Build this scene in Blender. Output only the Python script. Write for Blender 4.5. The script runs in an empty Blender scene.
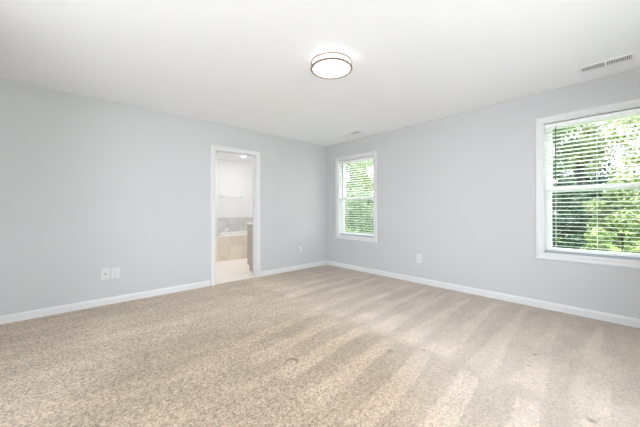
import bpy, bmesh, math, random
import numpy as np
from mathutils import Vector, Matrix

sc = bpy.context.scene
col = sc.collection
PI = math.pi

# ------------------------------------------------------------------ camera
YAW = math.radians(47.78)
cam_d = bpy.data.cameras.new('camera')
cam_d.sensor_width = 36.0
cam_d.lens = 278.0 / 640.0 * 36.0
cam_d.shift_y = -2.9 / 640.0
cam_d.clip_start = 0.05
cam = bpy.data.objects.new('camera', cam_d)
col.objects.link(cam)
cam.location = (-4.003, -4.195, 1.120)
cam.rotation_euler = (PI / 2, math.radians(0.2), YAW - PI / 2)
sc.camera = cam

# ------------------------------------------------------------------ exposure and light
sc.view_settings.view_transform = 'Standard'
sc.view_settings.look = 'None'
sc.view_settings.gamma = 1.0
sc.view_settings.use_curve_mapping = False
sc.view_settings.exposure = 0.12
sc.cycles.max_bounces = 14
sc.cycles.diffuse_bounces = 10
sc.cycles.transparent_max_bounces = 40
sc.cycles.caustics_reflective = False
sc.cycles.caustics_refractive = False

world = bpy.data.worlds.new('sky')
sc.world = world
world.use_nodes = True
bg = world.node_tree.nodes['Background']
bg.inputs['Color'].default_value = (0.90, 0.95, 1.05, 1)
bg.inputs['Strength'].default_value = 8.0

def light(name, kind, loc, energy, color=(1, 1, 1), direction=None, **kw):
    d = bpy.data.lights.new(name, kind)
    d.energy = energy
    d.color = color
    for k, v in kw.items():
        setattr(d, k, v)
    o = bpy.data.objects.new(name, d)
    o.location = loc
    if direction is not None:
        o.rotation_euler = Vector(direction).to_track_quat('-Z', 'Y').to_euler()
    col.objects.link(o)
    return o

# sun high behind the house: it lights the trees, none of it enters these windows
light('sun', 'SUN', (-10, 4, 14), 14.0, (1.0, 0.96, 0.86), (0.42, -0.22, -0.88), angle=0.02)
# ------------------------------------------------------------------ helpers
def tag(o, label=None, cat=None, group=None, kind=None):
    if label: o['label'] = label
    if cat: o['category'] = cat
    if group: o['group'] = group
    if kind: o['kind'] = kind
    return o

def empty(name, loc, rz=0.0):
    o = bpy.data.objects.new(name, None)
    o.empty_display_size = 0.1
    o.location = loc
    o.rotation_euler = (0, 0, rz)
    col.objects.link(o)
    return o

def children(o):
    return [c for c in col.objects if c.parent is o]

def copy_tree(o, parent=None):
    c = o.copy()
    col.objects.link(c)
    if parent is not None:
        c.parent = parent
    for ch in children(o):
        copy_tree(ch, c)
    return c

class MB:
    """collects shapes into one mesh"""
    def __init__(self):
        self.bm = bmesh.new()

    def box(self, a, b, bevel=0.0, seg=2):
        a, b = Vector(a), Vector(b)
        lo = Vector((min(a.x, b.x), min(a.y, b.y), min(a.z, b.z)))
        hi = Vector((max(a.x, b.x), max(a.y, b.y), max(a.z, b.z)))
        t = bmesh.new()
        m = Matrix.Translation((lo + hi) / 2) @ Matrix.Diagonal((*(hi - lo), 1))
        bmesh.ops.create_cube(t, size=1, matrix=m)
        if bevel > 0:
            bmesh.ops.bevel(t, geom=t.edges[:], offset=bevel, segments=seg, affect='EDGES', profile=0.5)
        self.add(t)
        return self

    def add(self, t):
        me = bpy.data.meshes.new('tmp')
        t.to_mesh(me)
        t.free()
        self.bm.from_mesh(me)
        bpy.data.meshes.remove(me)

    def poly(self, vs, faces):
        v = [self.bm.verts.new(p) for p in vs]
        for f in faces:
            self.bm.faces.new([v[i] for i in f])
        return self

    def prism(self, pts, fn, a, b):
        """extrude 2D outline pts from a to b; fn(u, v, w) gives the 3D point"""
        n = len(pts)
        vs = [fn(u, v, a) for u, v in pts] + [fn(u, v, b) for u, v in pts]
        fs = [[i, (i + 1) % n, n + (i + 1) % n, n + i] for i in range(n)]
        fs += [list(range(n))[::-1], list(range(n, 2 * n))]
        return self.poly(vs, fs)

    def lathe(self, prof, center, axis='Z', seg=48, closed=False):
        """revolve (r, h) profile"""
        c = Vector(center)
        rings = []
        for r, h in prof:
            ring = []
            for k in range(seg):
                a = 2 * PI * k / seg
                u, v = r * math.cos(a), r * math.sin(a)
                p = {'Z': (u, v, h), 'X': (h, u, v), 'Y': (u, h, v)}[axis]
                ring.append(self.bm.verts.new(c + Vector(p)))
            rings.append(ring)
        m = len(rings)
        for i in range(m if closed else m - 1):
            A, B = rings[i], rings[(i + 1) % m]
            for k in range(seg):
                self.bm.faces.new([A[k], A[(k + 1) % seg], B[(k + 1) % seg], B[k]])
        if not closed:
            self.bm.faces.new(rings[0][::-1])
            self.bm.faces.new(rings[-1])
        return self

    def tube(self, pts, radii, seg=10, cap=True):
        pts = [Vector(p) for p in pts]
        if not hasattr(radii, '__len__'):
            radii = [radii] * len(pts)
        rings = []
        for i, p in enumerate(pts):
            d = (pts[min(i + 1, len(pts) - 1)] - pts[max(i - 1, 0)]).normalized()
            s = Vector((0, 0, 1)) if abs(d.z) < 0.9 else Vector((1, 0, 0))
            u = d.cross(s).normalized()
            v = d.cross(u).normalized()
            rings.append([self.bm.verts.new(p + (u * math.cos(2 * PI * k / seg) + v * math.sin(2 * PI * k / seg)) * radii[i])
                          for k in range(seg)])
        for A, B in zip(rings, rings[1:]):
            for k in range(seg):
                self.bm.faces.new([A[k], A[(k + 1) % seg], B[(k + 1) % seg], B[k]])
        if cap:
            self.bm.faces.new(rings[0][::-1])
            self.bm.faces.new(rings[-1])
        return self

    def frame(self, loop, prof, fn, closed=True):
        """mitred moulding: loop of (u, v) corners counter-clockwise, profile (outward, depth)"""
        n = len(loop)
        rings = []
        for i in range(n):
            p = Vector(loop[i])
            def nrm(a, b):
                d = (Vector(b) - Vector(a)).normalized()
                return Vector((d.y, -d.x))
            if closed or 0 < i < n - 1:
                n1, n2 = nrm(loop[i - 1], loop[i]), nrm(loop[i], loop[(i + 1) % n])
                m = (n1 + n2) / (1 + n1.dot(n2))
            elif i == 0:
                m = nrm(loop[0], loop[1])
            else:
                m = nrm(loop[-2], loop[-1])
            rings.append([self.bm.verts.new(fn(p.x + m.x * o, p.y + m.y * o, d)) for o, d in prof])
        k = len(prof)
        for i in range(n if closed else n - 1):
            A, B = rings[i], rings[(i + 1) % n]
            for j in range(k):
                self.bm.faces.new([A[j], A[(j + 1) % k], B[(j + 1) % k], B[j]])
        if not closed:
            self.bm.faces.new(rings[0][::-1])
            self.bm.faces.new(rings[-1])
        return self

    def build(self, name, mat, parent=None, smooth=False):
        bmesh.ops.recalc_face_normals(self.bm, faces=self.bm.faces[:])
        me = bpy.data.meshes.new(name)
        self.bm.to_mesh(me)
        self.bm.free()
        if mat:
            me.materials.append(mat)
        if smooth:
            for p in me.polygons:
                p.use_smooth = True
            try:
                me.set_sharp_from_angle(angle=math.radians(40))
            except Exception:
                pass
        o = bpy.data.objects.new(name, me)
        col.objects.link(o)
        if parent is not None:
            o.parent = parent
        return o

# ------------------------------------------------------------------ materials
class NT:
    """small wrapper for node maths"""
    def __init__(self, name):
        self.mat = bpy.data.materials.new(name)
        self.mat.use_nodes = True
        self.t = self.mat.node_tree
        self.t.nodes.clear()
        self.out = self.t.nodes.new('ShaderNodeOutputMaterial')

    def n(self, typ, **kw):
        nd = self.t.nodes.new(typ)
        for k, v in kw.items():
            setattr(nd, k, v)
        return nd

    def put(self, sock, v):
        if isinstance(v, bpy.types.NodeSocket):
            self.t.links.new(v, sock)
        elif v is not None:
            sock.default_value = v

    def m(self, op, a, b=None, c=None, clamp=False):
        nd = self.n('ShaderNodeMath', operation=op, use_clamp=clamp)
        self.put(nd.inputs[0], a)
        self.put(nd.inputs[1], b)
        self.put(nd.inputs[2], c)
        return nd.outputs[0]

    def sstep(self, e0, e1, x):
        nd = self.n('ShaderNodeMapRange', interpolation_type='SMOOTHSTEP')
        self.put(nd.inputs['Value'], x)
        self.put(nd.inputs['From Min'], e0)
        self.put(nd.inputs['From Max'], e1)
        return nd.outputs[0]

    def noise(self, vec, scale, detail=2.0, rough=0.5):
        nd = self.n('ShaderNodeTexNoise')
        self.put(nd.inputs['Vector'], vec)
        nd.inputs['Scale'].default_value = scale
        nd.inputs['Detail'].default_value = detail
        nd.inputs['Roughness'].default_value = rough
        return nd.outputs['Fac']

    def mix(self, f, a, b):
        nd = self.n('ShaderNodeMix', data_type='RGBA')
        self.put(nd.inputs['Factor'], f)
        self.put(nd.inputs[6], a)
        self.put(nd.inputs[7], b)
        return nd.outputs[2]

    def scale_col(self, c, f):
        nd = self.n('ShaderNodeVectorMath', operation='SCALE')
        self.put(nd.inputs[0], c)
        self.put(nd.inputs['Scale'], f)
        return nd.outputs[0]

    def pos(self):
        return self.n('ShaderNodeTexCoord').outputs['Object']

    def xyz(self, v):
        nd = self.n('ShaderNodeSeparateXYZ')
        self.put(nd.inputs[0], v)
        return nd.outputs

    def bump(self, h, strength, dist):
        nd = self.n('ShaderNodeBump')
        self.put(nd.inputs['Height'], h)
        nd.inputs['Strength'].default_value = strength
        nd.inputs['Distance'].default_value = dist
        return nd.outputs[0]

    def bsdf(self, color, rough=0.6, metal=0.0, normal=None, spec=None, emis=None, strength=0.0):
        b = self.n('ShaderNodeBsdfPrincipled')
        self.put(b.inputs['Base Color'], color)
        self.put(b.inputs['Roughness'], rough)
        b.inputs['Metallic'].default_value = metal
        if normal is not None:
            self.put(b.inputs['Normal'], normal)
        if spec is not None:
            b.inputs['Specular IOR Level'].default_value = spec
        if emis:
            b.inputs['Emission Color'].default_value = emis
            b.inputs['Emission Strength'].default_value = strength
        return b.outputs[0]

    def done(self, shader):
        self.t.links.new(shader, self.out.inputs['Surface'])
        return self.mat

def paint(name, c, rough=0.6, bumps=0.03, scale=220, spec=0.3):
    t = NT(name)
    p = t.pos()
    h = t.noise(p, scale, 3)
    v = t.m('MULTIPLY_ADD', t.noise(p, 1.3, 3), 0.03, 0.985)
    return t.done(t.bsdf(t.scale_col((*c,), v), rough, normal=t.bump(h, bumps, 0.002), spec=spec))

def metal(name, c, rough=0.3):
    t = NT(name)
    r = t.m('MULTIPLY_ADD', t.noise(t.pos(), 60, 2), 0.12, rough - 0.06)
    return t.done(t.bsdf((*c, 1), r, 1.0))

M = {}
M['wall'] = paint('grey wall paint', (0.59, 0.59, 0.597), 0.75, 0.04, 260, 0.2)
M['ceiling'] = paint('white ceiling paint', (0.935, 0.945, 0.975), 0.9, 0.06, 160, 0.1)
M['trim'] = paint('white semi gloss trim paint', (0.735, 0.737, 0.74), 0.35, 0.01, 90, 0.4)
M['plate'] = paint('white plastic', (0.70, 0.70, 0.70), 0.3, 0.0, 50, 0.5)
M['vinyl'] = paint('white vinyl', (0.91, 0.91, 0.91), 0.35, 0.0, 50, 0.4)
M['bath_wall'] = paint('white bathroom paint', (0.80, 0.80, 0.80), 0.6, 0.02, 200, 0.2)
M['rail'] = paint('shade toned blind rail', (0.42, 0.44, 0.48), 0.4, 0.0)  # shade above the sill painted into the rail as blue grey
M['dark'] = paint('dark slot plastic', (0.03, 0.03, 0.03), 0.6, 0.0)
M['duct'] = paint('dark duct interior', (0.09, 0.09, 0.09), 0.8, 0.0)
def ring_metal():
    t = NT('brushed bronze nickel')
    return t.done(t.bsdf((0.36, 0.28, 0.235, 1), 0.5, 0.45))
M['bronze'] = ring_metal()
M['chrome'] = metal('satin chrome', (0.86, 0.86, 0.87), 0.3)
M['acrylic_tub'] = paint('white tub acrylic', (0.86, 0.86, 0.86), 0.2, 0.0, 40, 0.5)
M['vanity'] = paint('taupe painted wood', (0.46, 0.42, 0.36), 0.45, 0.03, 60, 0.4)
M['counter'] = paint('white cultured marble', (0.82, 0.81, 0.79), 0.2, 0.0, 40, 0.5)
M['bark'] = paint('dark tree bark', (0.030, 0.026, 0.026), 0.9, 0.8, 30, 0.1)
M['grass'] = paint('lawn grass', (0.10, 0.17, 0.035), 0.9, 0.6, 40, 0.1)
M['bounce_slab'] = paint('pale concrete paving', (0.56, 0.56, 0.56), 0.9, 0.2, 30, 0.1)
M['siding'] = paint('exterior siding', (0.55, 0.53, 0.50), 0.7, 0.05, 40, 0.2)

def slat_mat():
    t = NT('white blind slat')
    a = t.bsdf((0.88, 0.88, 0.87, 1), 0.4, spec=0.3)
    tr = t.n('ShaderNodeBsdfTranslucent')
    tr.inputs['Color'].default_value = (0.9, 0.9, 0.86, 1)
    mx = t.n('ShaderNodeMixShader')
    mx.inputs[0].default_value = 0.6
    t.t.links.new(a, mx.inputs[1])
    t.t.links.new(tr.outputs[0], mx.inputs[2])
    return t.done(mx.outputs[0])
M['slat'] = slat_mat()

def pane_mat():
    t = NT('window glass')
    tr = t.n('ShaderNodeBsdfTransparent')
    tr.inputs['Color'].default_value = (0.96, 0.98, 0.97, 1)
    gl = t.n('ShaderNodeBsdfGlossy')
    gl.inputs['Roughness'].default_value = 0.02
    fr = t.n('ShaderNodeFresnel')
    fr.inputs['IOR'].default_value = 1.12
    mx = t.n('ShaderNodeMixShader')
    t.t.links.new(fr.outputs[0], mx.inputs[0])
    t.t.links.new(tr.outputs[0], mx.inputs[1])
    t.t.links.new(gl.outputs[0], mx.inputs[2])
    return t.done(mx.outputs[0])
M['pane'] = pane_mat()

def clear_plastic():
    t = NT('clear wand plastic')
    return t.done(t.bsdf((0.05, 0.09, 0.07, 1), 0.15))
M['wand'] = clear_plastic()

def lens_mat(name, strength):
    t = NT(name)
    return t.done(t.bsdf((0.9, 0.9, 0.88, 1), 0.35, emis=(1.0, 0.965, 0.91, 1), strength=strength))
M['lens'] = lens_mat('lit lamp diffuser', 1.8)
M['lens_side'] = lens_mat('lit lamp side glass', 2.6)
M['downlight'] = lens_mat('lit downlight lens', 6.0)

def tile_mat(name, c1, c2, grout, size, plane, offset=0.0, gw=0.012, rough=0.35, blot=0.35):
    t = NT(name)
    p = t.pos()
    s = t.xyz(p)
    cmb = t.n('ShaderNodeCombineXYZ')
    a, b = {'XY': (0, 1), 'XZ': (0, 2), 'YZ': (1, 2)}[plane]
    t.put(cmb.inputs[0], s[a])
    t.put(cmb.inputs[1], s[b])
    br = t.n('ShaderNodeTexBrick', offset=offset, offset_frequency=2)
    t.put(br.inputs['Vector'], cmb.outputs[0])
    br.inputs['Scale'].default_value = 1.0
    br.inputs['Brick Width'].default_value = size[0]
    br.inputs['Row Height'].default_value = size[1]
    br.inputs['Mortar Size'].default_value = gw * min(size)
    br.inputs['Mortar Smooth'].default_value = 0.1
    br.inputs['Color1'].default_value = (*c1, 1)
    br.inputs['Color2'].default_value = (*c2, 1)
    br.inputs['Mortar'].default_value = (*grout, 1)
    v = t.m('MULTIPLY_ADD', t.noise(p, 6, 4, 0.6), blot, 1 - blot / 2)
    return t.done(t.bsdf(t.scale_col(br.outputs['Color'], v), rough,
                         normal=t.bump(t.m('SUBTRACT', 1.0, br.outputs['Fac']), 0.3, 0.002), spec=0.4))
M['tub_tile'] = tile_mat('beige ceramic tub tile', (0.75, 0.67, 0.58), (0.69, 0.61, 0.52), (0.58, 0.52, 0.45), (0.33, 0.33), 'XZ', blot=0.25)
M['tub_deck'] = paint('beige deck tile', (0.72, 0.64, 0.55), 0.35, 0.02, 30, 0.4)
M['bath_tile'] = tile_mat('cream floor tile', (0.88, 0.82, 0.75), (0.85, 0.79, 0.71), (0.72, 0.66, 0.60), (0.45, 0.45), 'XY', gw=0.012, blot=0.12)
M['mosaic'] = tile_mat('grey mosaic tile', (0.66, 0.65, 0.62), (0.54, 0.53, 0.50), (0.72, 0.71, 0.69), (0.05, 0.025), 'XZ', 0.5, 0.06, 0.3, 0.5)
M['shower_tile'] = paint('cream partition paint', (0.66, 0.645, 0.60), 0.5, 0.02, 40, 0.3)

def carpet_mat():
    t = NT('beige cut pile carpet')
    p = t.pos()
    s = t.xyz(p)
    x, y = s[0], s[1]
    wob = t.m('MULTIPLY_ADD', t.noise(p, 1.5, 1), 0.10, -0.05)
    wob2 = t.m('MULTIPLY_ADD', t.noise(p, 14.0, 3), 0.04, -0.02)
    wv = t.m('ADD', wob, wob2)
    # vacuum strokes nearest the camera: run along x, turned some 8 degrees
    v1 = t.m('ADD', t.m('MULTIPLY_ADD', x, -0.14, y), wv)
    f1 = t.m('FRACT', t.m('MULTIPLY_ADD', v1, 1 / 0.315, 20.33))
    duty1 = t.m('MULTIPLY_ADD', t.m('ADD', x, 3.2), -0.13, 0.52)
    up1 = t.sstep(0.01, 0.05, f1)
    dn1 = t.m('SUBTRACT', 1.0, t.sstep(duty1, t.m('ADD', duty1, 0.07), f1))
    band1 = t.m('MULTIPLY', up1, dn1)
    xe = t.m('MULTIPLY_ADD', wv, 1.6, x)
    m1 = t.m('MULTIPLY', t.sstep(-3.15, -2.75, xe), t.m('SUBTRACT', 1.0, t.sstep(-2.02, -1.9, xe)))
    m1 = t.m('MULTIPLY', m1, t.m('SUBTRACT', 1.0, t.sstep(-2.2, -1.5, y)))
    # strokes that run up to the window wall: wedges that narrow towards it
    v2 = t.m('ADD', t.m('MULTIPLY_ADD', x, -0.075, y), wv)
    f2 = t.m('FRACT', t.m('MULTIPLY_ADD', v2, 1 / 0.285, 20.1))
    duty2 = t.m('MULTIPLY_ADD', x, -0.30, 0.06)
    band2 = t.m('MULTIPLY', t.sstep(0.0, 0.08, f2),
                t.m('SUBTRACT', 1.0, t.sstep(duty2, t.m('ADD', duty2, 0.12), f2)))
    m2 = t.sstep(-1.98, -1.80, xe)
    m2 = t.m('MULTIPLY', m2, t.m('SUBTRACT', 1.0, t.sstep(-0.45, -0.08, x)))
    m2 = t.m('MULTIPLY', m2, t.m('SUBTRACT', 1.0, t.sstep(-0.9, -0.2, y)))
    lane = t.m('ADD', t.m('MULTIPLY', band1, m1), t.m('MULTIPLY', t.m('MULTIPLY', band2, m2), t.m('MULTIPLY_ADD', t.sstep(0.35, 0.65, t.noise(p, 2.1, 2)), 0.6, 0.3)))
    # browner left side, long streaks along x
    st = t.n('ShaderNodeVectorMath', operation='MULTIPLY')
    t.put(st.inputs[0], p)
    st.inputs[1].default_value = (0.9, 3.6, 1)
    streak = t.noise(st.outputs[0], 1.6, 4, 0.6)
    patch = t.noise(p, 2.6, 4, 0.62)
    brown = t.sstep(1.6, 3.3, t.m('MULTIPLY_ADD', y, 0.5, t.m('MULTIPLY_ADD', x, -1.0, 1.5)))
    base = t.mix(brown, (0.565, 0.474, 0.403, 1), (0.60, 0.482, 0.376, 1))
    near_patch = t.m('SQRT', t.m('ADD', t.m('POWER', t.m('MULTIPLY_ADD', wv, 3.0, t.m('ADD', x, 3.15)), 2.0), t.m('POWER', t.m('MULTIPLY_ADD', wv, 3.0, t.m('ADD', y, 2.55)), 2.0)))
    near_patch = t.m('SUBTRACT', 1.0, t.sstep(0.75, 1.5, near_patch))
    base = t.mix(near_patch, base, (0.44, 0.343, 0.254, 1))  # darker brown patch on the floor in the foreground
    k = t.m('MULTIPLY_ADD', lane, 0.20, 0.88)
    k = t.m('ADD', k, t.m('MULTIPLY_ADD', t.sstep(0.3, 0.7, streak), 0.16, -0.08))
    k = t.m('ADD', k, t.m('MULTIPLY_ADD', t.sstep(0.3, 0.7, patch), 0.10, -0.05))
    # light lane where the two sets of strokes meet
    meet = t.m('MULTIPLY', t.sstep(-2.0, -1.8, xe), t.m('SUBTRACT', 1.0, t.sstep(-1.75, -1.25, xe)))
    k = t.m('ADD', k, t.m('MULTIPLY', meet, 0.07))
    # tufts
    vo = t.n('ShaderNodeTexVoronoi', feature='F1')
    t.put(vo.inputs['Vector'], p)
    vo.inputs['Scale'].default_value = 130
    rnd = t.n('ShaderNodeSeparateColor')
    t.put(rnd.inputs[0], vo.outputs['Color'])
    g1 = rnd.outputs[0]
    g2 = t.sstep(0.3, 0.7, t.noise(p, 38, 3, 0.65))
    gr = t.m('ADD', t.m('MULTIPLY', g1, 0.72), t.m('MULTIPLY', g2, 0.28))
    amp = t.m('MULTIPLY_ADD', brown, 0.72, 0.42)
    k = t.m('MULTIPLY', k, t.m('MULTIPLY_ADD', t.m('SUBTRACT', gr, 0.5), amp, 1.0))
    c = t.scale_col(base, k)
    # small stains and a dented ring left by a furniture foot
    for (sx, sy, r, a) in ((-2.11, -2.93, 0.022, 0.4), (-1.90, -3.10, 0.018, 0.35), (-1.33, -3.72, 0.016, 0.55),
                           (-1.95, -4.07, 0.02, 0.6), (-1.55, -3.72, 0.018, 0.35), (-2.53, -3.69, 0.03, 0.55), (-2.35, -3.93, 0.02, 0.4)):
        d = t.m('SQRT', t.m('ADD', t.m('POWER', t.m('MULTIPLY_ADD', wv, 0.5, t.m('SUBTRACT', x, sx)), 2.0),
                            t.m('POWER', t.m('SUBTRACT', y, sy), 2.0)))
        f = t.m('MULTIPLY', t.m('SUBTRACT', 1.0, t.sstep(r * 0.3, r * 1.5, d)), a)
        c = t.mix(f, c, (0.13, 0.10, 0.07, 1))
    dx, dy = t.m('SUBTRACT', x, -2.780), t.m('SUBTRACT', y, -2.528)
    u = t.m('ADD', t.m('MULTIPLY', dx, 0.66), t.m('MULTIPLY', dy, 0.75))
    w = t.m('ADD', t.m('MULTIPLY', dx, 0.75), t.m('MULTIPLY', dy, -0.66))
    rr = t.m('SQRT', t.m('ADD', t.m('POWER', t.m('MULTIPLY', u, 1.0), 2.0), t.m('POWER', w, 2.0)))
    ring = t.m('SUBTRACT', 1.0, t.sstep(0.004, 0.014, t.m('ABSOLUTE', t.m('SUBTRACT', rr, 0.042))))
    side = t.m('MULTIPLY_ADD', t.sstep(-0.03, 0.045, t.m('MULTIPLY_ADD', w, 0.3, u)), 0.7, 0.2)
    ringf = t.m('MULTIPLY', ring, side)
    c = t.mix(t.m('MULTIPLY', ringf, 0.85), c, (0.17, 0.13, 0.085, 1))
    h = t.m('SUBTRACT', gr, t.m('MULTIPLY', ringf, 1.5))
    sh = t.bsdf(c, 1.0, normal=t.bump(h, 0.55, 0.012), spec=0.05)
    pb = [n for n in t.t.nodes if n.type == 'BSDF_PRINCIPLED'][0]
    pb.inputs['Sheen Weight'].default_value = 0.22
    pb.inputs['Sheen Roughness'].default_value = 0.5
    return t.done(sh)
M['carpet'] = carpet_mat()

def leaf_mat(name, dark, mid, bright, trans=0.45):
    t = NT(name)
    geo = t.n('ShaderNodeNewGeometry')
    r = t.n('ShaderNodeValToRGB')
    t.put(r.inputs[0], geo.outputs['Random Per Island'])
    e = r.color_ramp.elements
    e[0].position, e[0].color = 0.0, (*dark, 1)
    e[1].position, e[1].color = 1.0, (*bright, 1)
    n2 = r.color_ramp.elements.new(0.5)
    n2.color = (*mid, 1)
    a = t.bsdf(r.outputs[0], 0.42, spec=0.5)
    tr = t.n('ShaderNodeBsdfTranslucent')
    t.put(tr.inputs['Color'], r.outputs[0])
    mx = t.n('ShaderNodeMixShader')
    mx.inputs[0].default_value = trans
    t.t.links.new(a, mx.inputs[1])
    t.t.links.new(tr.outputs[0], mx.inputs[2])
    return t.done(mx.outputs[0])
M['leaf_grey'] = leaf_mat('grey green leaf', (0.012, 0.034, 0.016), (0.075, 0.12, 0.06), (0.40, 0.46, 0.32))
M['leaf_dark'] = leaf_mat('dark evergreen leaf', (0.003, 0.016, 0.008), (0.006, 0.032, 0.014), (0.020, 0.07, 0.028), 0.25)
M['leaf_mid'] = leaf_mat('mid green leaf', (0.006, 0.026, 0.010), (0.028, 0.075, 0.022), (0.15, 0.24, 0.08))
M['leaf_lime'] = leaf_mat('yellow green leaf', (0.022, 0.055, 0.014), (0.105, 0.165, 0.045), (0.40, 0.45, 0.21))
M['leaf_pale'] = leaf_mat('pale sunlit leaf', (0.05, 0.085, 0.025), (0.19, 0.24, 0.085), (0.48, 0.52, 0.27))

# ------------------------------------------------------------------ room shell
H = 2.455
T = 0.15                  # outer wall thickness
TI = 0.115                # wall towards the bathroom
XW, YS = -5.2, -5.4       # walls behind the camera
DX0, DX1, DH = -2.360, -1.636, 2.062     # doorway
WZ0, WZ1 = 0.625, 2.105                  # window opening
WIN1 = (-1.198, -0.330)
WIN2 = (-4.426, -3.558)

def struct(o):
    return tag(o, kind='structure')

struct(MB().box((XW - T, YS - T, -0.12), (T, 0.02, 0.0)).build('floor', M['carpet']))
struct(MB().box((XW - T, YS - T, H), (T, TI, H + 0.25)).build('ceiling', M['ceiling']))
struct(MB().box((XW - T - 0.95, YS - T - 0.3, H + 0.02), (XW - T, TI, H + 0.25)).build('added_sun_overhang', M['trim']))  # unseen eave added to keep the sun out of the side window

w = MB()
w.box((XW - T, 0, 0), (DX0, TI, H)).box((DX1, 0, 0), (0, TI, H)).box((DX0, 0, DH), (DX1, TI, H))
struct(w.build('wall_left', M['wall']))

def wall_with_openings(name, mat, along, a0, a1, d0, d1, ops):
    """along 'y' (plane x) or 'x' (plane y); ops = [(a, b, z0, z1)]"""
    m = MB()
    def bx(p, q, z0, z1):
        if q - p < 1e-6 or z1 - z0 < 1e-6: return
        if along == 'y': m.box((d0, p, z0), (d1, q, z1))
        else: m.box((p, d0, z0), (q, d1, z1))
    cur = a0
    for (p, q, z0, z1) in sorted(ops):
        bx(cur, p, 0, H)
        bx(p, q, 0, z0)
        bx(p, q, z1, H)
        cur = q
    bx(cur, a1, 0, H)
    return struct(m.build(name, mat))

wall_with_openings('wall_right', M['wall'], 'y', YS, TI, 0, T, [(*WIN1, WZ0, WZ1), (*WIN2, WZ0, WZ1)])
wall_with_openings('wall_back', M['wall'], 'x', XW, 0, YS - T, YS, [(-4.55, -1.75, 0.5, 2.34)])
wall_with_openings('wall_side', M['wall'], 'y', YS - T, 0, XW - T, XW, [(-3.7, -2.1, 0.5, 2.34)])

# baseboards
BP = [(0, 0), (0.014, 0), (0.014, 0.062), (0.011, 0.070), (0.008, 0.076), (0.005, 0.084), (0, 0.084)]
CW = 0.070                # casing width
def base(name, segs, fn):
    m = MB()
    for a, b in segs:
        m.prism(BP, fn, a, b)
    return struct(m.build(name, M['trim']))
base('baseboard_left', [(XW, DX0 - CW + 0.002), (DX1 + CW - 0.002, 0)], lambda u, v, s: (s, -u, v))
base('baseboard_right', [(YS, 0)], lambda u, v, s: (-u, s, v))
base('baseboard_back', [(XW, 0)], lambda u, v, s: (s, YS + u, v))
base('baseboard_side', [(YS, 0)], lambda u, v, s: (XW + u, s, v))

# door casing and jamb
CP = [(0.004, 0), (0.004, 0.010), (0.010, 0.013), (0.036, 0.013), (0.050, 0.018), (0.064, 0.018), (0.068, 0.014), (0.068, 0)]
door = empty('door_1', ((DX0 + DX1) / 2, 0, 0))
struct(door)
def dpart(m, name, mat):
    o = m.build(name, mat, door)
    o.data.transform(Matrix.Translation((-(DX0 + DX1) / 2, 0, 0)))
    return o
m = MB()
loop = [(DX1 - 0.012, 0.0), (DX1 - 0.012, DH - 0.012), (DX0 + 0.012, DH - 0.012), (DX0 + 0.012, 0.0)]
m.frame(loop, CP, lambda u, v, d: (u, -d, v), closed=False)
dpart(m, 'door_casing', M['trim'])
m = MB()
jp = [(0, 0), (0.012, 0), (0.012, TI), (0, TI)]
m.frame(loop, jp, lambda u, v, d: (u, d, v), closed=False)
m.frame([(DX1 - 0.022, 0.0), (DX1 - 0.022, DH - 0.022), (DX0 + 0.022, DH - 0.022), (DX0 + 0.022, 0.0)],
        [(0, 0.045), (0.011, 0.045), (0.011, 0.08), (0, 0.08)], lambda u, v, d: (u, d, v), closed=False)
dpart(m, 'door_jamb', M['trim'])
m = MB()
m.frame(loop, CP, lambda u, v, d: (u, TI + d, v), closed=False)
dpart(m, 'bathroom_casing', M['trim'])

# windows in the right wall
def make_window(name, y0, y1):
    yc = (y0 + y1) / 2
    root = empty(name, (0, yc, WZ0))
    struct(root)
    hw = (y1 - y0) / 2
    hz = WZ1 - WZ0
    def P(m, nm, mat, smooth=False):
        return m.build(nm, mat, root, smooth)
    rect = [(-hw + 0.004, 0.004), (hw - 0.004, 0.004), (hw - 0.004, hz - 0.004), (-hw + 0.004, hz - 0.004)]
    P(MB().frame(rect, CP, lambda u, v, d: (-d, u, v)), 'window_casing', M['trim'])
    def fr(m, a, b, c, d, wdt, x0, x1):
        m.frame([(a + wdt, b + wdt), (c - wdt, b + wdt), (c - wdt, d - wdt), (a + wdt, d - wdt)],
                [(0, x0), (wdt, x0), (wdt, x1), (0, x1)], lambda u, v, dd: (dd, u, v))
        return m
    j = 0.010
    P(fr(MB(), -hw, 0, hw, hz, j, 0.0, 0.095), 'window_jamb', M['trim'])
    P(fr(MB(), -hw, 0, hw, hz, 0.030, 0.095, T + 0.012), 'window_frame', M['vinyl'])
    i = 0.024
    mid = 0.728
    up = P(fr(MB(), -hw + i, mid - 0.034, hw - i, hz - i, 0.040, 0.128, 0.152), 'upper_sash', M['vinyl'])
    lo = P(fr(MB(), -hw + i, i, hw - i, mid + 0.034, 0.040, 0.100, 0.126), 'lower_sash', M['vinyl'])
    g = 0.058
    MB().box((0.138, -hw + g, mid), (0.142, hw - g, hz - g)).build('window_pane', M['pane'], up)
    MB().box((0.111, -hw + g, g), (0.115, hw - g, mid - 0.01)).build('window_pane', M['pane'], lo)
    lk = MB().box((0.092, -0.03, mid + 0.022), (0.112, 0.03, mid + 0.034), 0.003)
    lk.build('sash_lock', M['vinyl'], lo)
    # exterior trim
    P(fr(MB(), -hw - 0.09, -0.09, hw + 0.09, hz + 0.09, 0.09, T, T + 0.02), 'outside_trim', M['vinyl'])
    return root
make_window('window_1', *WIN1)
make_window('window_2', *WIN2)

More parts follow.
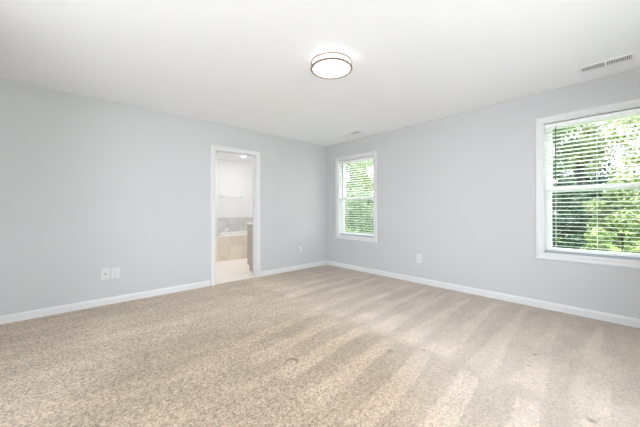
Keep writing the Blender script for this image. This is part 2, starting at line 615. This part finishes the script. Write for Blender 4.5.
# unseen windows added behind the camera to bring in more daylight
def added_window(name, a, b, bars, fn):
    root = empty(name, (0, 0, 0))
    struct(root)
    m = MB()
    z0, z1 = 0.5, 2.34
    m.frame([(a, z0), (b, z0), (b, z1), (a, z1)], CP, lambda u, v, d: fn(u, v, -d))
    ins = [(a + 0.04, z0 + 0.04), (b - 0.04, z0 + 0.04), (b - 0.04, z1 - 0.04), (a + 0.04, z1 - 0.04)]
    m.frame(ins, [(0, 0.05), (0.04, 0.05), (0.04, 0.10), (0, 0.10)], fn)
    for c in bars:
        m.prism([(c - 0.025, z0 + 0.04), (c + 0.025, z0 + 0.04), (c + 0.025, z1 - 0.04), (c - 0.025, z1 - 0.04)], fn, 0.05, 0.10)
    m.build('window_frame', M['vinyl'], root)
    MB().prism(ins, fn, 0.074, 0.078).build('window_pane', M['pane'], root)
added_window('added_window_back', -4.55, -1.75, (-3.15,), lambda u, v, d: (u, YS - d, v))

added_window('added_window_side', -3.7, -2.1, (-2.9,), lambda u, v, d: (XW - d, u, v))

# ------------------------------------------------------------------ bathroom shell
BX0, BX1, BY = -3.2, 0.25, 2.82
struct(MB().box((BX0, 0.02, -0.12), (BX1, BY, 0.0)).build('floor_bathroom', M['bath_tile']))
struct(MB().box((BX0 - 0.1, BY, -0.12), (BX1 + 0.1, BY + 0.1, H)).build('wall_bathroom_far', M['bath_wall']))
struct(MB().box((BX0 - 0.1, TI, -0.12), (BX0, BY, H)).build('wall_bathroom_left', M['bath_wall']))
struct(MB().box((BX1, TI, -0.12), (BX1 + 0.1, BY, H)).build('wall_bathroom_right', M['bath_wall']))
struct(MB().box((BX0 - 0.1, TI, H), (BX1 + 0.1, BY + 0.1, H + 0.25)).build('ceiling_bathroom', M['ceiling']))
struct(MB().box((BX0, TI, 0), (DX0 - 0.06, TI + 0.006, H)).box((DX1 + 0.06, TI, 0), (BX1, TI + 0.006, H))
       .box((DX0 - 0.06, TI, DH + 0.06), (DX1 + 0.06, TI + 0.006, H)).build('wall_bathroom_near', M['bath_wall']))
# partition at the foot of the tub
TY0 = 1.87
struct(MB().box((-1.640, TY0, 0), (-1.560, BY, H)).build('wall_bathroom_partition', M['shower_tile']))
struct(MB().box((-1.646, TY0 - 0.006, 0), (-1.560, TY0, 0.55)).box((-1.646, TY0, 0), (-1.640, BY, 0.55)).build('trim_2', M['tub_tile']))
struct(MB().box((-1.560, BY - 0.012, 0.50), (BX1, BY, 0.93)).box((-1.560, BY - 0.016, 0.93), (BX1, BY, 0.945)).build('trim_1', M['mosaic']))

# ------------------------------------------------------------------ trees outside
def foliage(name, mat, parent, blobs, n, size, rnd, droop=0.0):
    """blobs: (x, y, z, rx, ry, rz); n leaves as bent diamonds"""
    vol = np.array([b[3] * b[4] * b[5] for b in blobs]) ** 0.8
    pr = vol / vol.sum()
    idx = rnd.choice(len(blobs), n, p=pr)
    B = np.array(blobs)[idx]
    d = rnd.normal(size=(n, 3))
    d /= np.linalg.norm(d, axis=1)[:, None]
    r = rnd.uniform(0.25, 1.0, n) ** 0.55
    c = B[:, :3] + d * r[:, None] * B[:, 3:]
    # leaf frame: normals lean outwards and up
    nm = d * 0.6 + rnd.normal(size=(n, 3)) * 0.6 + np.array([0, 0, 0.35])
    nm /= np.linalg.norm(nm, axis=1)[:, None]
    ax = rnd.normal(size=(n, 3))
    ax[:, 2] -= droop
    ax -= nm * (ax * nm).sum(1)[:, None]
    ax /= np.linalg.norm(ax, axis=1)[:, None]
    bx = np.cross(nm, ax)
    L = (size * rnd.uniform(0.6, 1.3, n))[:, None]
    W = L * 0.34
    v = np.stack([c - ax * L * 0.5, c + bx * W + nm * L * 0.05, c + ax * L * 0.5 - nm * L * 0.08, c - bx * W + nm * L * 0.05], 1).reshape(-1, 3)
    me = bpy.data.meshes.new(name)
    me.vertices.add(4 * n)
    me.vertices.foreach_set('co', v.astype(np.float32).ravel())
    me.loops.add(4 * n)
    me.loops.foreach_set('vertex_index', np.arange(4 * n, dtype=np.int32))
    me.polygons.add(n)
    me.polygons.foreach_set('loop_start', np.arange(0, 4 * n, 4, dtype=np.int32))
    me.update(calc_edges=True)
    me.materials.append(mat)
    o = bpy.data.objects.new(name, me)
    col.objects.link(o)
    o.parent = parent
    return o

GZ = -0.45
def tree(name, label, cat, x, y, h, rad, mat, n, leaf, seed, trunk=0.09, low=0.25, blobs=14, shape='round'):
    rnd = np.random.default_rng(seed)
    root = empty(name, (x, y, GZ), 0)
    tag(root, label, cat, 'trees and bushes outside the windows')
    top = h * (0.85 if shape != 'cone' else 0.97)
    m = MB()
    px = [(rnd.normal() * 0.03 * i, rnd.normal() * 0.03 * i, top * i / 6) for i in range(7)]
    px[0] = (0, 0, -0.05)
    m.tube(px, [trunk * (1 - 0.85 * i / 6) for i in range(7)], 10)
    m.build('trunk', M['bark'], root, True)
    bl = []
    mb = MB()
    for k in range(blobs):
        f = (k + 0.5) / blobs
        a = k * 2.4 + rnd.uniform(0, 0.8)
        z = h * (low + (1 - low) * f)
        if shape == 'cone':
            R = rad * (1.05 - f) * 0.75
            br = rad * (0.55 - 0.35 * f)
            bl.append((R * 0.6 * math.cos(a), R * 0.6 * math.sin(a), z - br * 0.2, br, br, br * 0.75))
        else:
            R = rad * math.sqrt(max(0.05, 1 - (2 * f - 0.85) ** 2)) * rnd.uniform(0.45, 0.8)
            br = rad * rnd.uniform(0.34, 0.5)
            bl.append((R * math.cos(a), R * math.sin(a), z - br * 0.3, br, br, br * 0.8))
        b = bl[-1]
        z0 = max(0.1, min(top * 0.92, b[2] - rad * 0.35))
        t0 = Vector(px[0]).lerp(Vector(px[6]), z0 / top)
        t1 = Vector(b[:3])
        md = t0.lerp(t1, 0.55) + Vector((0, 0, 0.06 * rad))
        q = trunk * 0.35 * (1.1 - f)
        mb.tube([t0, md, t1], [q + 0.006, q * 0.6 + 0.004, 0.004], 6)
    mb.build('branches', M['bark'], root, True)
    foliage('foliage', mat, root, bl, n, leaf, rnd)
    return root

struct(MB().box((0.6, -30, GZ - 0.1), (40, 40, GZ)).build('ground', M['grass']))
struct(MB().box((-30, -30, GZ - 0.1), (0.6, 40, GZ)).build('added_bounce_ground', M['bounce_slab']))  # unseen pale ground added to bounce daylight up to the ceiling

#       kind               label                                                                                  x     y     h    rad  leaf      n     size seed
TREES = [
 ('leafy_bush', 'yellow-green bush filling the lower pane of the large right window', 'bush', 5.3, -4.12, 2.3, 0.66, 'leaf_lime', 12000, 0.06, 3, 0.03, 0.08, 16, 'round'),
 ('evergreen_bush', 'dark green evergreen bush at the lower left of the large right window', 'bush', 7.7, -2.85, 2.45, 0.85, 'leaf_dark', 13000, 0.075, 4, 0.04, 0.06, 18, 'round'),
 ('leafy_tree', 'mid-green tree at the upper left of the large right window', 'tree', 9.6, -2.0, 6.0, 1.1, 'leaf_mid', 13000, 0.09, 5, 0.10, 0.36, 16, 'round'),
 ('leafy_tree', 'pale yellow-green tree with a bare dark trunk in the large right window', 'tree', 12.2, -2.95, 7.2, 1.6, 'leaf_lime', 10000, 0.10, 6, 0.22, 0.52, 16, 'round'),
 ('leafy_tree', 'bright pale-leaved tree at the right edge of the large right window', 'tree', 8.7, -5.1, 6.0, 1.4, 'leaf_pale', 19000, 0.085, 7, 0.07, 0.2, 18, 'round'),
 ('evergreen_tree', 'tall dark evergreen tree behind the other trees in the large right window', 'tree', 17.5, -2.8, 6.4, 2.2, 'leaf_dark', 14000, 0.15, 8, 0.16, 0.10, 20, 'cone'),
 ('leafy_bush', 'mid-green bush in the lower pane of the small window beside the room corner', 'bush', 4.6, 3.15, 2.3, 1.05, 'leaf_grey', 15000, 0.062, 9, 0.03, 0.06, 16, 'round'),
 ('leafy_tree', 'darker green tree at the left side of the small window beside the room corner', 'tree', 7.2, 6.35, 4.9, 1.1, 'leaf_grey', 7000, 0.095, 11, 0.09, 0.2, 18, 'round'),
 ('leafy_tree', 'pale sunlit tree in the upper pane of the small window beside the room corner', 'tree', 10.4, 7.3, 6.6, 1.6, 'leaf_pale', 14000, 0.10, 10, 0.07, 0.22, 18, 'round'),
 ('evergreen_tree', 'dark evergreen tree far behind the pale tree in the small window', 'tree', 16.5, 12.9, 7.0, 2.5, 'leaf_dark', 14000, 0.17, 12, 0.16, 0.08, 20, 'cone'),
]
for a in TREES:
    nm, lb, ct, x, y, h, rad, mt, n, lf, seed, tr, low, nb, shp = a
    tree(nm, lb, ct, x, y, h, rad, M[mt], n, lf, seed, tr, low, nb, shp)

# ------------------------------------------------------------------ window blinds
def make_blind(label, yc):
    root = empty('window_blind', (0.052, yc, WZ0 + 0.010))
    tag(root, label, 'blind', 'white slatted blinds on the right wall')
    hw = (WIN1[1] - WIN1[0]) / 2 - 0.014
    top = WZ1 - WZ0 - 0.012 - 0.016
    MB().box((-0.026, -hw, top - 0.042), (0.026, hw, top), 0.002).build('headrail', M['vinyl'], root)
    # valance clipped to the front of the headrail
    vp = [(0, 0), (0.008, 0), (0.008, 0.044), (0.005, 0.048), (0, 0.050)]
    MB().prism(vp, lambda u, v, s: (-0.028 - u, s, top - 0.050 + v), -hw, hw).build('valance', M['vinyl'], root)
    m = MB()
    n, pitch = 31, 0.0440
    tilt = math.radians(SLAT_TILT)
    for k in range(n):
        z = 0.038 + pitch * k
        pts = []
        for q in range(5):
            u = -0.025 + 0.0125 * q
            pts.append((u, 0.0022 * (1 - (u / 0.025) ** 2)))
        out = [(u, v + 0.0020) for u, v in pts] + [(u, v - 0.0020) for u, v in reversed(pts)]
        cs, sn = math.cos(tilt), math.sin(tilt)
        m.prism([(u * cs - v * sn, u * sn + v * cs) for u, v in out], lambda u, v, s, z=z: (u, s, z + v), -hw, hw)
    m.build('slats', M['slat'], root)
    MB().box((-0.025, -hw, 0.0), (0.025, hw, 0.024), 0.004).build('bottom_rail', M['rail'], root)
    for yy in (-hw * 0.78, 0.0, hw * 0.78):
        c = MB()
        for xx in (-0.027, 0.027):
            c.tube([(xx, yy, 0.012), (xx, yy, top - 0.03)], 0.0009, 6)
        c.build('ladder_cord', M['vinyl'], root)
    wd = MB().tube([(-0.046, hw - 0.098, top - 0.055), (-0.048, hw - 0.098, top - 0.11), (-0.048, hw - 0.098, 0.735)], 0.0045, 8)
    wd.tube([(-0.034, hw - 0.098, top - 0.035), (-0.046, hw - 0.098, top - 0.06)], 0.002, 6)
    wd.build('tilt_wand', M['wand'], root, True)
    return root
SLAT_TILT = -5.5
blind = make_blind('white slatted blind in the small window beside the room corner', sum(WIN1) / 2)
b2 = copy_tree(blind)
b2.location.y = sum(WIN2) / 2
b2['label'] = 'white slatted blind in the large window at the right edge'

# ------------------------------------------------------------------ ceiling light
LC = (-2.265, -2.437)
lamp = empty('ceiling_light', (*LC, H))
tag(lamp, 'round lit flush-mount ceiling light with two bronze rings', 'ceiling light')
MB().lathe([(0.0005, 0.0), (0.168, 0.0), (0.168, -0.016), (0.0005, -0.016)], (0, 0, 0), seg=64).build('mounting_plate', M['vinyl'], lamp, True)
MB().lathe([(0.169, -0.016), (0.173, -0.020), (0.173, -0.072), (0.168, -0.076), (0.160, -0.076), (0.160, -0.016)],
           (0, 0, 0), seg=64, closed=True).build('side_glass', M['lens_side'], lamp, True)
MB().lathe([(0.0005, -0.084), (0.06, -0.0835), (0.12, -0.082), (0.150, -0.079), (0.1595, -0.075), (0.1595, -0.070), (0.0005, -0.070)],
           (0, 0, 0), seg=64).build('diffuser', M['lens'], lamp, True)
light('ceiling_light_bulbs', 'AREA', (*LC, H - 0.090), 9.5, (1.0, 0.985, 0.965), (0, 0, -1), shape='DISK', size=0.22)
def ring_prof(z, r, w2, h):
    return [(r - w2, z - h), (r + w2 * 0.6, z - h), (r + w2, z - h * 0.6), (r + w2, z + h * 0.6), (r + w2 * 0.6, z + h), (r - w2, z + h)]
for z, r, wd, hh in ((-0.032, 0.178, 0.006, 0.0065), (-0.077, 0.176, 0.0095, 0.0065)):
    MB().lathe(ring_prof(z, r, wd, hh), (0, 0, 0), seg=72, closed=True).build('metal_ring', M['bronze'], lamp, True)
for k in range(4):
    a = math.radians(-117 + 90 * k)
    MB().tube([(0.1775 * math.cos(a), 0.1775 * math.sin(a), -0.020), (0.1775 * math.cos(a), 0.1775 * math.sin(a), -0.078)], 0.0032, 8).build('ring_post', M['bronze'], lamp, True)

# ------------------------------------------------------------------ ceiling vents
def make_vent(label, x, y):
    root = empty('ceiling_vent', (x, y, H))
    tag(root, label, 'vent', 'ceiling vents')
    L, W = 0.185, 0.075
    MB().frame([(-L + 0.026, -W + 0.022), (L - 0.026, -W + 0.022), (L - 0.026, W - 0.022), (-L + 0.026, W - 0.022)],
               [(0, 0), (0.026, 0), (0.026, -0.002), (0.020, -0.007), (0.004, -0.009), (0, -0.009)],
               lambda u, v, d: (v, u, d)).build('vent_frame', M['vinyl'], root)
    m = MB().box((-W + 0.02, -L + 0.024, -0.0010), (W - 0.02, L - 0.024, -0.0004))
    m.build('duct_opening', M['duct'], root)
    m = MB()
    m.box((-W + 0.021, -0.010, -0.008), (W - 0.021, 0.010, -0.001))
    for s in (-1, 1):
        for k in range(13):
            yy = s * (0.018 + k * 0.0112)
            sl = 0.0026
            m.prism([(yy - s * sl - 0.0009, -0.001), (yy - s * sl + 0.0009, -0.001), (yy + s * sl + 0.0009, -0.0085), (yy + s * sl - 0.0009, -0.0085)],
                    lambda u, v, t: (t, u, v), -W + 0.021, W - 0.021)
    m.build('louvers', M['vinyl'], root)
    for s in (-1, 1):
        MB().lathe([(0.0003, -0.0095), (0.003, -0.009), (0.003, -0.007), (0.0003, -0.007)], (0, s * (L - 0.012), 0), seg=12).build('screw', M['vinyl'], root)
    return root
v1 = make_vent('white louvered ceiling vent above the large right window', -0.368, -4.07)
v2 = copy_tree(v1)
v2.location = (-0.370, -1.0, H)
v2['label'] = 'small distant ceiling vent above the small window by the room corner'

# ------------------------------------------------------------------ wall plates
def plate_base(root, fn):
    w2, h2 = 0.044, 0.067
    out = []
    for cx, cz, a0 in ((w2 - 0.006, h2 - 0.006, 0), (-w2 + 0.006, h2 - 0.006, 90), (-w2 + 0.006, -h2 + 0.006, 180), (w2 - 0.006, -h2 + 0.006, 270)):
        for q in range(4):
            a = math.radians(a0 + 30 * q)
            out.append((cx + 0.006 * math.cos(a), cz + 0.006 * math.sin(a)))
    m = MB()
    n = len(out)
    vs = [(u, 0, v) for u, v in out] + [(u, -0.004, v) for u, v in out] + [(u * 0.93, -0.0065, v * 0.955) for u, v in out]
    fs = [[i, (i + 1) % n, n + (i + 1) % n, n + i] for i in range(n)] + [[n + i, n + (i + 1) % n, 2 * n + (i + 1) % n, 2 * n + i] for i in range(n)]
    fs += [list(range(n))[::-1], list(range(2 * n, 3 * n))]
    m.poly(vs, fs)
    return m.build('cover_plate', M['plate'], root)

def make_outlet(label, loc, rz):
    root = empty('wall_outlet', loc, rz)
    tag(root, label, 'outlet', 'electrical outlets')
    plate_base(root, None)
    for s in (-1, 1):
        rc = MB().lathe([(0.0165, -0.0062), (0.0165, -0.0078), (0.0150, -0.0084), (0.0003, -0.0084)], (0, 0, s * 0.0195), axis='Y', seg=24)
        r = rc.build('receptacle', M['plate'], root, True)
        sl = MB()
        for dx, hh in ((-0.0063, 0.0045), (0.0063, 0.0036)):
            sl.box((dx - 0.0012, -0.0089, s * 0.0195 + 0.003 - hh), (dx + 0.0012, -0.0083, s * 0.0195 + 0.003 + hh))
        sl.lathe([(0.0024, -0.0083), (0.0024, -0.0089), (0.0002, -0.0089)], (0, 0, s * 0.0195 - 0.0085), axis='Y', seg=12)
        sl.build('slots', M['dark'], r)
    MB().lathe([(0.003, -0.006), (0.003, -0.0075), (0.0003, -0.0078)], (0, 0, 0), axis='Y', seg=12).build('screw', M['plate'], root)
    return root
o1 = make_outlet('white duplex outlet on the left wall, right beside the cable jack', (-3.574, 0, 0.368), 0)
o2 = copy_tree(o1); o2.location = (-0.710, 0, 0.370)
o2['label'] = 'white duplex outlet on the left wall between doorway and room corner'
o3 = copy_tree(o1); o3.location = (0, -2.053, 0.379); o3.rotation_euler.z = -PI / 2
o3['label'] = 'white duplex outlet low on the right wall between the two windows'

jack = empty('cable_jack', (-3.673, 0, 0.371))
tag(jack, 'white wall plate with one dark cable jack, left of an outlet', 'wall plate')
plate_base(jack, None)
MB().lathe([(0.0075, -0.006), (0.0075, -0.010), (0.0048, -0.010), (0.0048, -0.018), (0.0003, -0.018)], (0, 0, -0.002), axis='Y', seg=18).build('connector', M['dark'], jack, True)
for s in (-1, 1):
    MB().lathe([(0.003, -0.006), (0.003, -0.0075), (0.0003, -0.0078)], (0, 0, s * 0.042), axis='Y', seg=12).build('screw', M['plate'], jack)

# ------------------------------------------------------------------ bathroom things
tub = empty('bathtub', (-0.62, 2.25, 0))
tag(tub, 'white drop-in bathtub in a beige tiled platform seen through the doorway', 'bathtub')
ox, oy = -0.62, 2.25
DZ = 0.540
# platform: front and left skirts and a deck with an opening
m = MB()
X0, X1, Y0, Y1 = -1.557 - ox, BX1 - 0.004 - ox, TY0 - oy, BY - 0.018 - oy
m.box((X0, Y0, 0), (X1, Y0 + 0.03, DZ))
m.build('tile_skirt', M['tub_tile'], tub)
m = MB()
for a, b in (((-1.557, TY0 + 0.06), (-1.40, BY - 0.02)),
             ((-1.40, BY - 0.14), (0.2, BY - 0.02)), ((0.14, TY0 + 0.10), (BX1 - 0.006, BY - 0.14)),
             ((-1.557, TY0 - 0.004), (BX1 - 0.006, TY0 + 0.06))):
    m.box((a[0] - ox, a[1] - oy, DZ - 0.012), (b[0] - ox, b[1] - oy, DZ + 0.006))
m.build('tile_deck', M['tub_deck'], tub)
# basin: superellipse rings from rim to floor
m = MB()
hx, hy = 0.84, 0.465
rc = []
cy = (TY0 + BY) / 2 - oy - 0.005
cxn = -1.485 + hx - ox
def ring(sx, sy, z):
    out = []
    for k in range(56):
        a = 2 * PI * k / 56
        c, s = math.cos(a), math.sin(a)
        e = 0.36
        out.append(m.bm.verts.new((cxn + sx * math.copysign(abs(c) ** e, c), cy + sy * math.copysign(abs(s) ** e, s), z)))
    return out
prof = [(hx, hy, DZ - 0.01), (hx, hy, DZ + 0.026), (hx - 0.008, hy - 0.008, DZ + 0.034), (hx - 0.07, hy - 0.07, DZ + 0.034), (hx - 0.09, hy - 0.09, DZ + 0.025),
        (hx - 0.11, hy - 0.11, DZ - 0.05), (hx - 0.17, hy - 0.15, 0.22), (hx - 0.25, hy - 0.20, 0.16), (hx - 0.45, hy - 0.35, 0.15)]
rings = [ring(*p) for p in prof]
for A, B in zip(rings, rings[1:]):
    for k in range(56):
        m.bm.faces.new([A[k], A[(k + 1) % 56], B[(k + 1) % 56], B[k]])
m.bm.faces.new(rings[-1])
m.build('basin', M['acrylic_tub'], tub, True)
# deck-mounted filler on the rim at the left end
fx, fy = -1.33 - ox, 1.97 - oy
fc = MB()
fz = DZ + 0.030
fc.lathe([(0.030, fz), (0.030, fz + 0.010), (0.018, fz + 0.018), (0.016, fz + 0.10), (0.0005, fz + 0.105)], (fx, fy, 0), seg=20)
fc.tube([(fx, fy, fz + 0.085), (fx + 0.03, fy + 0.02, fz + 0.125), (fx + 0.09, fy + 0.06, fz + 0.135), (fx + 0.13, fy + 0.09, fz + 0.105)], [0.014, 0.014, 0.013, 0.012], 12)
f = fc.build('tub_faucet', M['chrome'], tub, True)
for dx, dy in ((-0.05, 0.11), (0.13, -0.075)):
    hd = MB().lathe([(0.026, fz), (0.026, fz + 0.008), (0.013, fz + 0.014), (0.013, fz + 0.035), (0.024, fz + 0.042), (0.024, fz + 0.058), (0.0005, fz + 0.062)], (fx + dx, fy + dy, 0), seg=18)
    hd.build('faucet_handle', M['chrome'], f, True)

# vanity
VX0, VX1, VY0, VY1 = -1.475, 0.23, TI + 0.010, 0.650
van = empty('bathroom_vanity', (VX0, VY0, 0))
tag(van, 'taupe bathroom vanity with white countertop inside the doorway on the right', 'vanity')
def vp(m, nm, mat, sm=False):
    m.bm.transform(Matrix.Translation((-VX0, -VY0, 0)))
    return m.build(nm, mat, van, sm)
m = MB()
side = [(VY0, 0), (VY1 - 0.075, 0), (VY1 - 0.075, 0.10), (VY1, 0.10), (VY1, 0.865), (VY0, 0.865)]
m.prism(side, lambda u, v, s: (s, u, v), VX0, VX1)
vp(m, 'cabinet_body', M['vanity'])
nx = 4
dw = (VX1 - VX0 - 0.04) / nx
for k in range(nx):
    a = VX0 + 0.02 + dw * k
    m = MB().box((a + 0.006, VY1, 0.14), (a + dw - 0.006, VY1 + 0.018, 0.84), 0.003)
    m.box((a + 0.07, VY1 + 0.012, 0.20), (a + dw - 0.07, VY1 + 0.022, 0.76), 0.004)
    dr = vp(m, 'cabinet_door', M['vanity'])
    kx = a + (dw - 0.03 if k % 2 == 0 else 0.03)
    m = MB().lathe([(0.005, 0), (0.005, 0.012), (0.014, 0.018), (0.012, 0.026), (0.0005, 0.028)], (kx, VY1 + 0.017, 0.70), axis='Y', seg=16)
    m.bm.transform(Matrix.Translation((-VX0, -VY0, 0)))
    m.build('knob', M['chrome'], dr, True)
m = MB().box((VX0 - 0.020, VY0, 0.866), (VX1, VY1 + 0.025, 0.900), 0.004)
m.box((VX0 - 0.018, VY0, 0.899), (VX1, VY0 + 0.018, 0.975), 0.003)
vp(m, 'countertop', M['counter'])
m = MB()
sx, sy = VX0 + 0.13, VY0 + 0.16
m.lathe([(0.024, 0.900), (0.024, 0.912), (0.016, 0.920), (0.014, 0.995), (0.0005, 1.005)], (sx, sy, 0), seg=18)
m.tube([(sx, sy, 0.975), (sx, sy + 0.03, 1.005), (sx, sy + 0.09, 1.005), (sx, sy + 0.115, 0.975)], [0.011, 0.011, 0.010, 0.009], 10)
fa = vp(m, 'sink_faucet', M['chrome'], True)
for dx in (-0.08, 0.08):
    m = MB().lathe([(0.020, 0.900), (0.020, 0.910), (0.010, 0.916), (0.010, 0.945), (0.018, 0.952), (0.0005, 0.965)], (sx + dx, sy, 0), seg=14)
    m.bm.transform(Matrix.Translation((-VX0, -VY0, 0)))
    m.build('faucet_handle', M['chrome'], fa, True)

# towel bar
bar = empty('towel_bar', (-0.80, BY, 1.50))
tag(bar, 'slim white towel bar with metal brackets on the white bathroom wall above the tub', 'towel bar')
MB().tube([(-0.28, -0.062, 0), (0.28, -0.062, 0)], 0.008, 12).build('rod', M['vinyl'], bar, True)
for s in (-1, 1):
    MB().lathe([(0.026, 0), (0.026, -0.008), (0.012, -0.016), (0.012, -0.066), (0.0005, -0.074)], (s * 0.265, 0, 0), axis='Y', seg=18).build('bracket', M['chrome'], bar, True)

# recessed light
rl = empty('recessed_light', (-0.805, 2.09, H))
tag(rl, 'round lit recessed light in the bathroom ceiling', 'ceiling light')
MB().lathe([(0.066, 0), (0.085, 0), (0.083, -0.003), (0.068, -0.004)], (0, 0, 0), seg=36, closed=True).build('trim_ring', M['vinyl'], rl, True)
MB().lathe([(0.0005, -0.0025), (0.067, -0.0025), (0.067, -0.0005), (0.0005, -0.0005)], (0, 0, 0), seg=36).build('lamp_lens', M['downlight'], rl, True)
light('recessed_light_beam', 'AREA', (-0.805, 2.09, H - 0.02), 2.5, (0.98, 0.99, 1.0), (0, 0, -1), shape='DISK', size=0.13)
# unseen lamps added to brighten the bathroom, out of sight from the bedroom
light('added_bath_light_left', 'AREA', (-2.05, 1.0, H - 0.02), 9.3, (0.98, 0.99, 1.0), (0, 0, -1), shape='DISK', size=0.14)
light('added_bath_light_right', 'AREA', (-0.5, 1.05, H - 0.02), 6, (0.98, 0.99, 1.0), (0, 0, -1), shape='DISK', size=0.14)
light('added_bath_uplight', 'AREA', (-0.6, 0.40, 2.05), 10, (0.98, 0.99, 1.0), (0, 0.5, 1), shape='RECTANGLE', size=0.8, size_y=0.12)  # added without a fixture, lifts the bathroom ceiling
